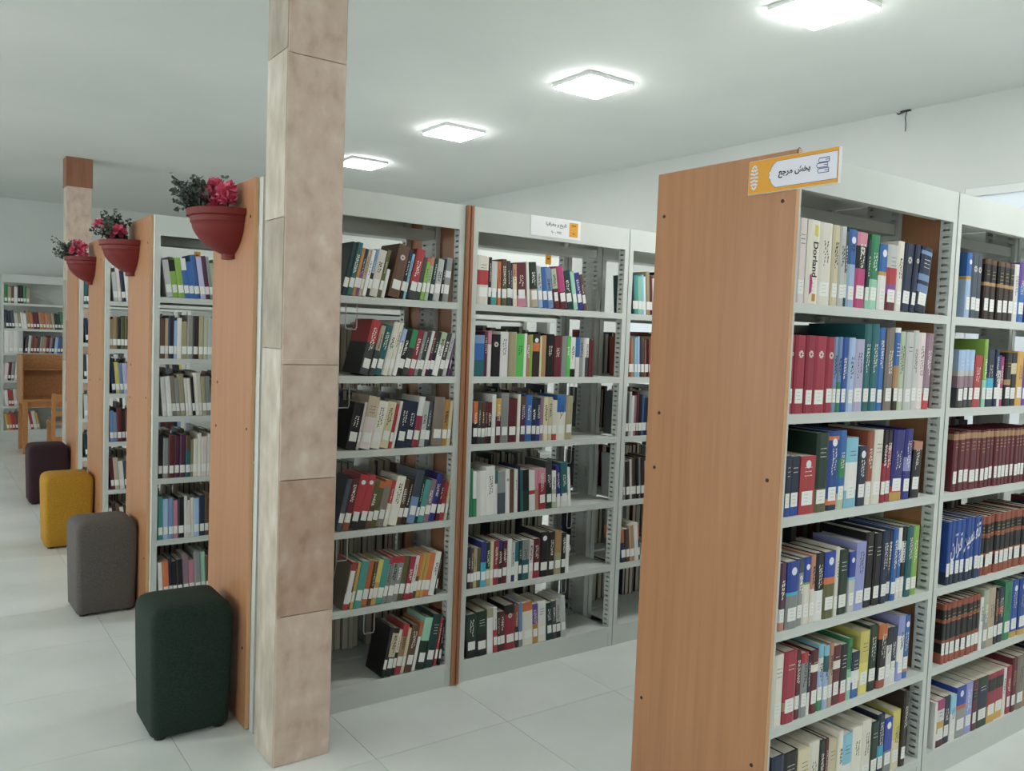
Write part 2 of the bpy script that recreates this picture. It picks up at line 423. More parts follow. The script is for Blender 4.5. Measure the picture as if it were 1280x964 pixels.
# ------------------------------------------------------------------ lettering
FORMS = {  # letter shapes spelled in drawing order, left to right
    'reference': '\uFECA\uFE9F\uFEAE\uFEE3 \uFEB6\uFEA8\uFE91',
    'history': '\uFE8E\uFBFF\uFED3\uFE8D\uFEAE\uFED0\uFE9F \uFEED \uFEA6\uFBFE\uFEAD\uFE8E\uFE97',
    'range': '\u06F9\u06F0\u06F0 - \u06F9\u06F9\u06F9',
    'tafsir': '\uFEE5\uFE81\uFEAE\uFED7 \uFEAE\uFBFF\uFEB4\uFED4\uFE97',
}
def text_mesh(body, width, height=None, bold=0.0):
    c = bpy.data.curves.new('lettering', 'FONT'); c.body = body; c.offset = bold; c.resolution_u = 3
    c.align_x = 'CENTER'; c.align_y = 'CENTER'
    o = bpy.data.objects.new('lettering', c); COL.objects.link(o)
    bpy.context.view_layer.update()
    me = bpy.data.meshes.new_from_object(o.evaluated_get(bpy.context.evaluated_depsgraph_get()))
    COL.objects.unlink(o); bpy.data.objects.remove(o)
    xs = [v.co.x for v in me.vertices]; ys = [v.co.y for v in me.vertices]
    cx, cy = (min(xs) + max(xs)) / 2, (min(ys) + max(ys)) / 2
    k = width / (max(xs) - min(xs)); ky = k if height is None else height / (max(ys) - min(ys))
    for v in me.vertices: v.co = ((v.co.x - cx) * k, (v.co.y - cy) * ky, 0)
    return me
# hanging reference sign: a board on the end panel, sticking out past its edge (plane X = 2.07)
sg = thing('section_sign', (2.066, 1.388, 2.058), 'orange and white Persian section sign fixed to the top of the reference bookcase', 'sign')
MB().box(.004, 0, 0, .016, .306, .1).build('board', M['paper'], sg)
MB().box(.0028, .0015, .001, .0042, .3045, .099).build('orange_print', M['sign_orange'], sg)
def outline(mb, pts, x):
    mb.quadface([(x, p[0], p[1]) for p in pts])
pl = []
for yy, zz in ((.004, .012), (.205, .012), (.216, .02), (.222, .028), (.226, .038), (.232, .042), (.229, .05), (.232, .058), (.226, .062), (.222, .072), (.216, .08), (.205, .088), (.004, .088)): pl.append((yy, zz))
mb = MB(); outline(mb, [(a, b) for a, b in pl], .0019); mb.build('white_field', M['signwhite'], sg)
bo = MB()
for i in range(len(pl) - 1): bo.tube([(.0019, *pl[i]), (.0019, *pl[i + 1])], .0006, 4)
bo.build('field_border', M['blueink'], sg)
# letters face -X: text x axis runs towards -Y
def on_minus_x(o, y, z, x): o.matrix_local = Matrix(((0, 0, -1, x), (-1, 0, 0, y), (0, 1, 0, z), (0, 0, 0, 1)))
me = text_mesh(FORMS['reference'], .108, None, .03); me.materials.append(M['ink'])
o = link('lettering', me, sg); on_minus_x(o, .143, .05, .0012)
bk = MB()  # the emblem of three stacked books
for i, (dy, z) in enumerate(((0, .034), (.004, .049), (-.001, .063))):
    a, b = .03 + dy, .062 + dy; r = .0011
    bk.tube([(.0014, a, z), (.0014, b, z), (.0014, b + .003, z + .006), (.0014, b, z + .012), (.0014, a, z + .012), (.0014, a, z)], r, 4)
    bk.tube([(.0014, a, z + .006), (.0014, a + .012, z + .006)], r, 4)
bk.build('book_emblem', M['blueink'], sg)
ro = MB()
for ring, cnt in ((1, 18), (.66, 12), (.3, 6)):
    for k in range(cnt):
        a = 2 * math.pi * k / cnt; yy, zz = .284 + .012 * ring * math.cos(a), .05 + .034 * ring * math.sin(a); q = .0032
        ro.quadface([(.0018, yy + q * math.cos(j * 1.0472), zz + q * 1.2 * math.sin(j * 1.0472)) for j in range(6)])
ro.build('rosette', M['signwhite'], sg)
hk = MB(); hk.tube([(.01, .14, .098), (.01, .14, .112), (.01, .136, .118), (.01, .131, .114)], .0012, 5); hk.build('hook', M['dark'], sg)
# paper sign on the left row's beam
ps = thing('paper_sign', (2.35, YL - .0012, 2.083), 'white paper shelf sign with orange square on a top beam', 'sign')
MB().box(0, -.001, 0, .302, .0006, .092).build('sheet', M['paper'], ps)
MB().box(.232, -.0018, .012, .285, -.0011, .08).build('orange_square', M['sign_orange'], ps)
def on_minus_y(o, x, z, y): o.matrix_local = Matrix(((1, 0, 0, x), (0, 0, -1, y), (0, 1, 0, z), (0, 0, 0, 1)))
for key, wdt, x, z, bo_ in (('history', .125, .152, .058, .014), ('range', .06, .152, .024, .012)):
    me = text_mesh(FORMS[key], wdt, None, bo_); me.materials.append(M['ink']); on_minus_y(link('lettering', me, ps), x, z, -.0016)
sm_ = MB()
for z, a, b in ((.064, .245, .272), (.026, .254, .264)): sm_.box(a, -.0021, z, b, -.0019, z + .004)
sm_.build('small_print', M['ink'], ps)

# ------------------------------------------------------------------ books
CN = {'iv': ('ivory', 'E6E0D0'), 'wh': ('white', 'E6E5E0'), 'cr': ('cream', 'DCCFA6'), 'pw': ('pinkish white', 'DFD0CE'), 'lg': ('light grey', 'C2C5C1'),
 'gr': ('grey', '8E9290'), 'dg': ('dark grey', '434646'), 'bk': ('black', '1B1A1D'), 'sl': ('slate', '47525E'), 'nv': ('navy', '212C48'), 'cb': ('cobalt blue', '2044A6'),
 'bl': ('blue', '2B68B0'), 'rb': ('royal blue', '1C4C9E'), 'sb': ('steel blue', '7090BC'), 'lb': ('light blue', 'A3BFE3'), 'sk': ('sky blue', '84C6DD'), 'cy': ('cyan', '25AFCF'),
 'tl': ('teal', '1C666B'), 'tq': ('turquoise', '3A9C94'), 'dt': ('dark teal', '143A3C'), 'gn': ('green', '268A56'), 'lm': ('lime green', '86B436'), 'bg': ('bright green', '45BC48'),
 'dn': ('dark green', '1C3527'), 'mi': ('mint green', '94CEB0'), 'pg': ('pale green', 'B3C1A0'), 'ol': ('olive', '626136'), 'kh': ('khaki', 'ABA078'), 'ye': ('yellow', 'DDCE56'),
 'go': ('gold yellow', 'D6A43C'), 'oc': ('ochre', 'BF872B'), 'or': ('orange', 'D36C2B'), 'tn': ('tan', 'AC8354'), 'bn': ('brown', '64452F'), 'db': ('dark brown', '35261F'),
 'rs': ('rust', '98472D'), 'rd': ('red', 'BC2D36'), 'cm': ('crimson', 'A2223C'), 'mr': ('maroon', '641C28'), 'pl': ('plum', '552745'), 'pk': ('pink', 'D4859B'),
 'mg': ('magenta', 'BC3675'), 'lv': ('lavender', 'BDB7DC'), 'pe': ('periwinkle', '9399D2'), 'in': ('indigo', '303184'), 'vi': ('violet', '66469A'), 'pu': ('purple', '84468F'),
 'mv': ('mauve', '937483'), 'be': ('beige', 'C2AD93'), 'tp': ('taupe', '877B70'), 'sa': ('salmon', 'C28368')}
LIN = {k: lin(v[1]) for k, v in CN.items()}
WHITE, INK = lin('EDEDE8'), lin('202024')
def shade(c, k): return (min(c[0] * k, 1), min(c[1] * k, 1), min(c[2] * k, 1), 1)

def book_parts(w, h, d, segs, lab, marks, rnd, lean, detail):
    """geometry of one book standing at the origin (x thickness, y depth, z height): cover, pages, label, title"""
    cov, pag, lb, ti = MB(), MB(), MB(), MB()
    hard = h > .205 and w > .014
    bt = .0022 if hard else .0008
    ins = .003 if hard else .0006
    # spine strips
    bow = min(.004, w * .14) if hard else min(.0012, w * .06)
    z1 = h
    main = segs[-1][0] if len(segs) == 1 else max(segs, key=lambda s: s[1])[0]
    for col, fr in segs:
        z0 = z1 - fr * h
        a = (0, 0, z0), (w * .22, -bow, z0), (w * .78, -bow, z0), (w, 0, z0)
        b = (0, 0, z1), (w * .22, -bow, z1), (w * .78, -bow, z1), (w, 0, z1)
        for i in range(3): cov.quadface([a[i], a[i + 1], b[i + 1], b[i]], 0, col)
        # the boards carry the same bands
        cov.quadface([(0, d, z0), (0, 0, z0), (0, 0, z1), (0, d, z1)], 0, col)
        cov.quadface([(w, 0, z0), (w, d, z0), (w, d, z1), (w, 0, z1)], 0, col)
        z1 = z0
    for x0, x1 in ((0, bt), (w - bt, w)):
        cov.quadface([(x0, 0, h), (x1, 0, h), (x1, d, h), (x0, d, h)], 0, segs[0][0]); cov.quadface([(x0, d, 0), (x1, d, 0), (x1, d, h), (x0, d, h)], 0, main)
        cov.quadface([(x0, 0, 0), (x0, d, 0), (x1, d, 0), (x1, 0, 0)], 0, main)
    cov.quadface([(bt, d, 0), (bt, .003, 0), (bt, .003, h), (bt, d, h)][::-1], 0, main); cov.quadface([(w - bt, .003, 0), (w - bt, d, 0), (w - bt, d, h), (w - bt, .003, h)][::-1], 0, main)
    cov.quadface([(0, 0, h), (w * .22, -bow, h), (w * .78, -bow, h), (w, 0, h), (w - bt, .003, h), (bt, .003, h)], 0, segs[0][0])
    pag.box(bt, .003, ins, w - bt, d - ins, h - ins)
    e = .0004
    if lab:
        z, lh = lab; m_ = .02 if w < .022 else .06 if w < .03 else .14
        lw0, lw1 = w * m_, w * (1 - m_)
        y = -bow - e
        lb.quadface([(w * .22 if lw0 > w * .22 else w * .22, y, z), (w * .78, y, z), (w * .78, y, z + lh), (w * .22, y, z + lh)], 0, WHITE)
        for x0, x1, ya, yb in ((lw0, w * .22, -bow * (lw0 / (w * .22)) - e, y), (w * .78, lw1, y, -bow * (lw0 / (w * .22)) - e)):
            lb.quadface([(x0, ya, z), (x1, yb, z), (x1, yb, z + lh), (x0, ya, z + lh)], 0, WHITE)
        if detail > 1:
            for k in range(3):
                zz = z + lh * (.25 + .25 * k)
                lb.quadface([(w * .32, y - .0002, zz), (w * rnd.uniform(.55, .7), y - .0002, zz), (w * rnd.uniform(.55, .7), y - .0002, zz + .0015), (w * .32, y - .0002, zz + .0015)], 0, lin('B4B5B7'))
    if marks:
        y = -bow - e; lum = .3 * main[0] + .6 * main[1] + .1 * main[2]
        for kind, za, zb, ic in marks:
            if kind == 't':
                cols = 1 if w < .022 else 2
                for ci in range(cols):
                    xc = w * (.5 if cols == 1 else (.38, .62)[ci]); z = zb * h
                    lim = za * h + .011 + (zb - za) * h * rnd.uniform(0, .3)
                    while z > lim:
                        l = rnd.uniform(.004, .011); q = min(w * .16, .0042) * rnd.uniform(.5, 1); j = rnd.uniform(-.12, .12) * w * .5
                        ti.quadface([(xc + j - q, y, z - l), (xc + j + q * .4, y, z - l * .9), (xc + j + q, y, z), (xc + j - q * .3, y, z)], 0, ic)
                        if rnd.random() < .5:
                            ti.quadface([(xc - j + q, y, z - l * .6), (xc - j + q + .0014, y, z - l * .6), (xc - j + q + .0014, y, z - l * .6 + .0016), (xc - j + q, y, z - l * .6 + .0016)], 0, ic)
                        z -= l + rnd.uniform(.0012, .004)
            elif kind == 'l':   # horizontal lines of lettering
                z = zb * h; zend = z - .013 * rnd.choice((2, 3, 3, 4))
                while z > zend:
                    x = w * .26
                    while x < w * .72:
                        l = rnd.uniform(.003, .007); hh = rnd.uniform(.0018, .004)
                        ti.quadface([(x, y, z), (min(x + l, w * .76), y, z), (min(x + l, w * .76), y, z + hh), (x, y, z + hh * .6)], 0, ic); x += l + .0015
                    z -= .013
            elif kind == 'e':   # emblem rosette
                cx, cz, R = w * .5, (za + zb) / 2 * h, min(w * .28, .012)
                for k in range(8):
                    a = k * math.pi / 4; a2 = a + .55
                    ti.quadface([(cx + R * .35 * math.cos(a), y, cz + R * .35 * math.sin(a)), (cx + R * math.cos(a), y, cz + R * math.sin(a)), (cx + R * math.cos(a2), y, cz + R * math.sin(a2)), (cx + R * .35 * math.cos(a2), y, cz + R * .35 * math.sin(a2))], 0, ic)
            elif kind == 'c':   # filled round emblem
                cx, cz, R = w * .5, (za + zb) / 2 * h, min(w * .27, .013)
                ti.quadface([(cx + R * math.cos(k * .5236), y, cz + R * math.sin(k * .5236)) for k in range(12)], 0, ic)
    return cov, pag, lb, ti

ALL = []   # every book standing on a shelf: dict of placement and look
def parse_col(s):
    segs = []; rest = 1.0; free = []
    for q in s.split('/'):
        n, _, f = q.partition(':')
        segs.append([n, float(f) if f else None])
    known = sum(f for _, f in segs if f); nf = sum(1 for _, f in segs if f is None)
    return [(n, f if f else (1 - known) / nf) for n, f in segs]
ORD = 'first second third fourth fifth sixth seventh eighth ninth tenth eleventh twelfth thirteenth fourteenth fifteenth sixteenth seventeenth eighteenth nineteenth twentieth twenty-first twenty-second twenty-third twenty-fourth twenty-fifth twenty-sixth twenty-seventh twenty-eighth twenty-ninth thirtieth'.split()
SHELF = ['top', 'second', 'third', 'fourth', 'fifth', 'bottom']
def place(x0, pitch, h, theta, prev, segs, yf, z, depth, **kw):
    """one book in the slot x0..x0+pitch of the shelf edge"""
    push = max(0, (prev - theta)) * h
    w = max(.004, pitch * math.cos(theta) - push - .0006)
    ALL.append(dict(x=x0 + push, w=w, h=h, th=theta, y=yf, z=z, d=depth, segs=segs, **kw))
def shelf_row(case, si, Yf, Z, zx, zs, start, spec, lab=(.026, .042), style='', dmin=.13, dmax=.175):
    """spec tokens: 'xend,height_cm,colours[,marks]' with xend in the pixels of a magnified view (origin zx, scale zs); '@deg' sets the lean; '-xend' leaves a gap"""
    rnd = random.Random(hash((case, si)) & 0 if False else sum(map(ord, case)) * 7 + si)
    yb = Yf + .004; X = px_to_x(zx + start / zs, yb, Z); th = prev = 0; n = 0
    for tok in spec.split():
        if tok[0] == '@': th = math.radians(float(tok[1:])); continue
        if tok[0] == '-': X = px_to_x(zx + float(tok[1:]) / zs, yb, Z); prev = th; continue
        q = tok.split(','); xe = px_to_x(zx + float(q[0]) / zs, yb, Z)
        h = float(q[1]) / 100 + rnd.uniform(-.002, .002)
        mk = q[3] if len(q) > 3 else ('t' if rnd.random() < .75 else 'l') + style
        place(X, xe - X, h, th, prev, parse_col(q[2]), yb + rnd.uniform(0, .006), Z, min(.235, h * rnd.uniform(.68, .76)), case=case, si=si, n=n, lab=None if 'x' in mk else (lab[0] + rnd.uniform(-.003, .003), lab[1]), mk=mk)
        X = xe; prev = th; n += 1
def palette_row(case, si, x0, x1, Yf, Z, cols, lean=0, hm=20.5, lab=(.026, .042), wmin=.012, wmax=.03, lim=99):
    rnd = random.Random(sum(map(ord, case)) * 13 + si)
    th = math.radians(lean); X = x0 + max(0, -th) * (hm + 2.5) / 100; n = 0; cl = cols.split()
    while n < lim:
        p = rnd.uniform(wmin, wmax)
        if X + p > x1 - max(0, th) * .2: break
        h = (hm + rnd.uniform(-2, 2.5)) / 100
        place(X, p, h, th, th, parse_col(cl[n % len(cl)]), Yf + .006 + rnd.uniform(0, .008), Z, h * .72, case=case, si=si, n=n, lab=(lab[0], lab[1]), mk='t')
        X += p; n += 1

# --- reference bookcase (yellow sign)
A = 'A'
shelf_row(A, 0, YA, ZR[0], 985, 6.4, 60, '130,25,pw,l 226,25,iv,D 330,25,iv,t 385,24.6,cr,t 437,24.6,lg,t 468,23.6,dg:.55/pg/dn:.15,t 530,24.5,bl:.45/lb,ec @1 612,24,pk:.18/bk:.3/mg,te 640,22,dt:.7/mi,t 705,24,gn:.6/mi,t 768,21.5,bl:.42/go:.06/wh,c 850,21.5,lg:.35/rd:.25/pu:.15/mr,l 900,23.5,iv,t @4 970,23,nv,e @5 1010,23,nv,e @7 1095,22.5,nv:.06/sb:.06/nv:.3/sb:.1/nv:.06/sb:.12/nv,l')
shelf_row(A, 1, YA, ZR[1], 975, 6.4, 65, '100,23.7,cm,e 185,23.7,cm,e 252,23.7,cm,e 350,23.8,cm,e 412,23.7,cm,e 448,23.7,sb,t 482,23.7,sb:.6/gn,t 528,23.8,rb,t 575,23.7,lb,t 655,23.5,lv,t 712,28.6,tl,t 768,28.6,tl,t 818,27.6,bl,t -826 890,27.4,tp,t 932,27.8,wh:.06/bl:.4/tn/db,l 980,26.6,pg,t 1035,26.6,lg,l 1080,27.3,lg,t @1 1135,27,pw,t @3 1190,26.8,mv:.8/rd,t', lab=(.03, .044))
shelf_row(A, 2, YA, ZR[2], 970, 6.4, 50, '72,23,sk/wh,xn 108,18.6,nv/nv/rb:.18,l 182,18.4,nv:.8/rb,l 302,18,rd,lc 400,25,dn:.7/ol,l 485,25.3,rb:.06/or:.05/rb:.74/or:.08/nv,tc 545,25.3,bl:.35/gn:.25/bl:.2/pg,t 640,23,sk:.35/wh/sk:.25,l @1 705,20,nv,tc 755,24.6,rs:.68/iv,t 825,25,iv:.5/iv,l 860,24.4,bk:.45/cm,t 908,24.4,bk:.2/cm,te @2 1000,24.4,in:.8/rd:.08/go,t 1060,24.4,in:.4/pe/in:.4,t @3 -1068 1136,20,sa:.15/bk,t', lab=(.03, .044))
shelf_row(A, 3, YA, ZR[3], 960, 6.025, 60, '75,20.5,in,t 122,21,pl:.85/sa,t 212,21,cb:.45/cy:.05/gr,c 257,21,sl:.2/gr,t 310,21.3,cb:.37/lm:.03/iv,c 345,21.6,sa:.5/iv,t 410,21.8,bk:.55/wh,t 492,21.8,cb:.38/or:.1/ol,c 520,22.8,iv,t 595,21.5,dn,l 640,20.4,cb:.42/sk:.05/lg,c @1 712,22.8,pe,t 778,25.6,bk,l 833,24.6,bk,l 885,25.2,nv,t 915,24.8,nv:.2/dg:.4/nv,t 950,25.2,bl,t 985,25.2,wh/bl:.4/wh,t 1020,25.4,bk:.2/wh:.3/bk:.2/wh,t 1065,25.2,tl,t 1115,25,lm,t', lab=(.026, .042))
shelf_row(A, 4, YA, ZR[4], 955, 5.67, 55, '125,22.4,iv,l 210,22.8,cm:.7/tn:.12/cm,ln 250,22.4,mr,t 300,20.6,rd:.15/gr,t 320,19.6,nv:.7/wh,t 372,20.6,mr:.22/iv:.12/mr,l 410,21.8,sk:.2/wh:.2/lb:.3/gn,t 445,20.8,sk:.15/tl:.25/lb,t 480,21.4,sa:.4/be,t 530,19.6,mr:.25/iv:.14/mr,l 580,19.6,bk:.75/cm,l 612,21,gn/mi,t 665,15.6,nv:.4/wh:.25/bl,l @1 730,22,ye/ye,l 790,22.8,dn,t 850,22.3,or:.22/bk:.65/rs,t 890,20.4,bk/wh:.7,t 930,20,nv:.75/wh,t 975,23.6,pe:.3/wh/pe:.3,t 1020,22.6,bl:.8/sa:.1/bl,tc', lab=(.032, .044))
shelf_row(A, 5, YA, ZR[5], 950, 6.095, 37, '60,22.8,nv,t 153,23,nv,t 266,22.5,bk,l 357,21.6,cr,l 438,22.6,iv,t 480,21.8,dn,t 511,21.6,mr,t 575,20.2,cr,l 608,22.8,iv,t 685,20.6,sk:.5/wh,l 758,21.6,iv,t 825,22.4,iv,t 885,20.6,dn,l 937,22.4,nv:.5/cy:.2/nv,t 998,20,cb:.6/gr,c 1055,21.4,ye/cr,t @2 1096,27.6,db,t', lab=(.03, .044))
# --- its neighbour
B = 'B'
shelf_row(B, 0, YA, ZR[0], 1190, 8.03, 118, '165,23.6,bl:.36/go:.05/lb,c 225,23.6,sl,e 280,23.6,sl,e -300 355,22.4,bn:.08/bk:.3/tn:.06/db,l 415,22.4,bn:.08/bk:.3/tn:.06/db,l -432 490,22.2,bn:.08/bk:.3/tn:.06/db,l 545,22.2,bn:.08/bk:.3/tn:.06/db,l 600,22.2,bn:.08/bk:.3/tn:.06/db,l 650,22.6,wh,t 715,23.6,vi:.4/bl,t 790,23,nv,t 860,24,mr,t 930,23,iv,t', lab=(.03, .046))
shelf_row(B, 1, YA, ZR[1], 1185, 8.03, 84, '145,21.5,lb:.35/lg:.1/mv:.2/dg,l 195,21.5,lb:.35/lg:.1/mv:.2/dg,l 246,21.5,lb:.35/lg:.1/mv:.2/dg,l @2 320,19.6,rd,t @0 365,26,lm/mi:.4,t 450,22,nv:.5/cy:.2/nv,t 485,22,nv,t 520,19.8,in:.3/wh,t 550,19.6,mg,t 610,21,bk:.5/tn:.1/bk,l 675,21.4,bk:.2/cr:.2/bk,l 735,22,go,t 790,21,vi,t 860,22,bk,t 920,21,tl,t', lab=(.03, .044))
shelf_row(B, 2, YA, ZR[2], 1180, 9.18, 84, ' '.join('%d,22.4,mr:.03/tn:.1/mr:.55/mr:.1/mr,l' % x for x in (140, 203, 265, 348, 395, 450, 503, 548, 592, 640, 690, 735, 780, 826, 866, 908, 955, 1000, 1046)), lab=(.032, .046))
shelf_row(B, 3, YA, ZR[3], 1175, 8.04, 52, ' '.join('%d,24,rb/nv:.2,V' % x for x in (82, 130, 181, 230, 276, 320, 366)) + ' 390,23.6,rb,- ' + ' '.join('%d,23.6,rs:.13/bk:.16/rs:.07/bk:.26/rs:.07/bk:.16/rs,l' % x for x in (430, 480, 527, 572, 622, 680, 726, 800, 848, 900, 950)), lab=(.036, .05))
shelf_row(B, 4, YA, ZR[4], 1165, 8.03, 80, ' '.join('%d,22.8,rs:.1/bk:.16/rs:.06/bk:.28/rs:.06/bk:.16/rs,l' % x for x in (112, 155, 215, 268, 325, 380, 425, 462)) + ' 490,21,wh,t 540,23.6,pg:.4/gr,t 610,23.8,be,t 645,22,db,t 710,22.6,nv:.35/rd:.13/nv,t 780,24.4,gn,t 850,24,rb:.9/go,tc 924,24,rb:.9/go,tc 990,23,iv,t', lab=(.032, .046))
shelf_row(B, 5, YA, ZR[5], 1155, 5.88, 68, '86,18,wh,xn 140,18,mg:.2/wh:.25/go:.25/wh:.15/mr,l 185,18.4,nv,t 225,18.2,sk/wh:.6,t 295,20.4,cb:.36/or:.08/gr,c 345,20.6,pe,t 380,20.4,mr:.2/bk:.2/mr,l 455,20.4,dn:.2/nv:.5/dn,l 515,20,cm:.1/bk:.25/cm:.3/go,l 575,20,cm:.1/bk:.25/cm:.3/go,l 600,20,wh,t 630,20.4,cm,t 665,23,mr,t 720,23,tp,t 770,22,tn,t 820,21,iv,t', lab=(.03, .044))
# --- bookcase behind the pillar
C1 = 'L1'
shelf_row(C1, 0, YL, ZL[0], 425, 8, 10, '@12.5 62,22.2,dt,n 118,22.2,tl,t 152,20.2,oc,n 185,20.2,nv/pu,t 218,20,be,t 255,20,wh,t 290,20,sb:.5/bk,t 372,20,iv,t 410,20.4,ol,t -412 445,12.2,wh,n -475 590,22.8,bn,e 632,21.4,nv/bk,t 658,20,sk,t -664 745,22,rd:.7/dg,t 790,19,dg,n @11 838,18.6,or:.1/lm,t @10 880,19,sa:.2/pg,t @9 925,18.4,dt,t @8 992,18.6,lg,t @7 1020,18.6,bk,t @6 1082,19.2,gr:.3/wh:.15/gr,n', lab=(.034, .04))
shelf_row(C1, 1, YL, ZL[1], 425, 8, 188, '@14 285,23.5,rd:.42/dg,t 335,21.8,be/dg,t 410,21.6,tl,t 470,23.2,iv,t 515,23,iv,t 560,20.4,lb/wh:.7,t 620,20,bk,t 680,20.2,gn:.4/dg,n 735,20.2,cm,t 770,20,gr,t 815,20,dg,t 845,20,wh,n 875,20,mr,t 915,20,dn/nv,t 970,19.8,pg/wh:.7,t 1020,19.6,dg,t 1060,19.4,lg,t @10 1092,17,pu,t', lab=(.032, .04))
shelf_row(C1, 2, YL, ZL[2], 420, 8, 96, '@11 200,19.8,bk,t 228,20.2,pw,n 338,22.6,be/pw:.6,l 432,20.2,iv,t 520,20.2,cr,t 552,19,rd,t 580,20.4,iv,n @9 680,20,nv,t 755,20,nv,t 815,22,wh:.38/cm,n @7 880,20,lg,t 925,20,sl,t @4 1050,21.8,tp,n 1105,20.6,oc,t 1138,20,cr,n', lab=(.032, .04))
shelf_row(C1, 3, YL, ZL[3], 415, 8, 40, '@12 95,22,sl,n 165,22,mr:.75/rs,t 250,23.2,rd:.72/bk,c 330,23.2,rd:.72/bk,c 385,20,ol/bn,t 440,20,or:.14/ol,n 510,20,or:.14/tp,n 550,20,rd/iv,t 640,21.6,iv,t 690,20,bn,t 735,20,db,t -742 822,23.4,sl/sb:.5,n 850,21,dt,t 905,19,tq,n 960,19,mv,t 1020,21.2,in,t @10 1070,18.4,mr,t 1108,17,rd,t @8 1145,20,cr,t', lab=(.034, .04))
shelf_row(C1, 4, YL, ZL[4], 410, 8, 142, '@11 150,19.6,tp,n 197,20.2,rd:.18/wh:.7/rd,n 215,19.4,bn,t 246,19.6,go,n 325,19.6,tq,n 385,19.6,or,n 422,19.2,bn,t 472,19.4,ye/go,n 537,19.4,tq,n 577,20,rd:.15/gr,t 637,20,rd:.15/gr,t 692,20,rd:.15/gr,t 750,19.6,ol,n 802,19,cm,t 840,19,pw/rd:.3,t 876,19.2,or/bn,n 912,19.4,go,n 946,19.4,go,n 1002,19.4,or,n 1055,19.4,wh,t @9 1082,19,db,t', lab=(.03, .044))
shelf_row(C1, 5, YL, ZL[5], 410, 8, 530, '@11 562,21.8,bk,n 628,21,bk:.1/cr:.5/bk,t 665,20,iv/bk,t 725,22,rd:.25/tn:.45/cm,t 756,20,cr,n 832,20.8,bn,t 872,21.8,or:.3/wh,n 955,23.2,mi:.45/dn,n 1040,23.6,dt,l @9 1082,22,rd,t @7 1118,20.8,bk,t', lab=(.034, .042))
# --- bookcase with the paper sign
C2 = 'L2'
shelf_row(C2, 0, YL, ZL[0], 585, 6.4, 72, '160,21.8,iv:.3/rd:.3/iv,l 185,21.4,bk,t 230,20,lg:.7/tq,n -232 @-1 262,20,or,t @-2 310,21.4,bn/ol,t @-3 345,20.6,dg,t 362,19.8,nv,t 392,19.6,sa/cr:.7,t @-4 470,20.4,mr:.75/pk,t @-5 497,21,wh,n @-6 562,21.2,dn:.6/be,t @-7 602,19.6,lg/lb,t @-8 642,19.6,bl,n @-9 690,19.4,sb,t @-10 736,19,pg/mr,t @-11 796,20.4,mg:.6/mr,n @-11.5 852,19,dt,t @-12 886,18.8,mi,n @-12.5 930,18.4,in,t @-13 958,18,bn,t', lab=(.036, .042))
shelf_row(C2, 1, YL, ZL[1], 585, 6.4, 48, '125,18.8,sb:.2/bl:.4/tl,n 152,20.6,pl,t 185,21,pk/pw:.7,n 252,19.6,bk,e 320,20.6,wh,t 380,21,kh,n 442,20.4,bg,t 464,20.2,wh,n 495,20,tn,t 515,20,lm,n 570,20,db:.2/or:.2/db,c 585,19.6,cr,n 622,20,tn,n 685,20.6,bk,t 746,20,mr,t 785,20,gr,n 817,20,bg,t 856,19.6,wh/bk:.2,t 888,19.6,bl:.5/wh,n 916,19.4,gr,t 934,19.4,lg,n 962,19.4,wh/dg,t 978,18.8,mr,n 998,18.6,mr,n', lab=(.0, .0))
shelf_row(C2, 2, YL, ZL[2], 580, 6.4, 72, '108,19.2,or:.5/bk,t 135,19.8,dg,t 165,19.4,bn/dg,t 182,19.2,mr,t 215,19,mr/bk,t 246,22.6,wh,n 290,21,go:.4/mr,t 350,23.4,gr,n 420,20.6,mr,n 444,22.6,iv,n 490,21.6,bn:.2/pl,t 540,22.4,bl,t 575,20.6,nv,t 606,20.6,nv/in,t 632,20.4,mv,n 666,21,cr,t 702,21,cr,t 737,19.8,iv/rd:.15,n 806,22,bl:.38/iv,t 860,21.8,kh,n', lab=(.034, .04))
shelf_row(C2, 3, YL, ZL[3], 580, 6.4, 38, '@-2 75,22.8,gn,xn 102,21,wh/gn:.4,xn 126,20.8,wh,xn 182,21,wh,xn 252,22.6,wh,xt 272,20.6,tl/wh:.7,xn 332,20,gr/sl,xn 366,20.8,wh,xe 402,20.8,bn,xn 430,20.6,wh,xt @-3 456,22,nv/bk,xn 474,20,tl,xn 522,19.8,bk/dn,xn 572,19.6,wh/rd:.1/wh:.4,xn 602,20,pk/sa,xn 657,20,pk:.35/cm,t 707,23.6,dg/dn,t 742,18.6,wh/pg,t @-4 777,21,in:.75/wh,t 832,22,tl:.75/wh,t @-5 858,19.8,wh,n', lab=(.03, .04))
shelf_row(C2, 4, YL, ZL[4], 575, 6.4, 58, '82,19.8,nv/bk,t 106,19,bn,t 132,19.2,kh,t 162,18.6,ol,n 202,21.2,in:.45/cy,n 237,20.4,dn:.6/be,t 262,20.8,cr,n 302,20.8,cm,t 336,20.6,in:.2/db,t 372,20.4,mr,t 406,21,wh,n 436,19.2,lg/in:.3,t 466,19,tl/wh,n 492,19.2,dt,t 547,19.4,gr/tl,t 582,19,pw,t 632,19.2,mr:.75/cm,t 702,22.2,bk,c 752,21.4,db,t 807,21.8,tn/kh,n 842,20.6,bk,t 870,19,wh,n', lab=(.034, .04))
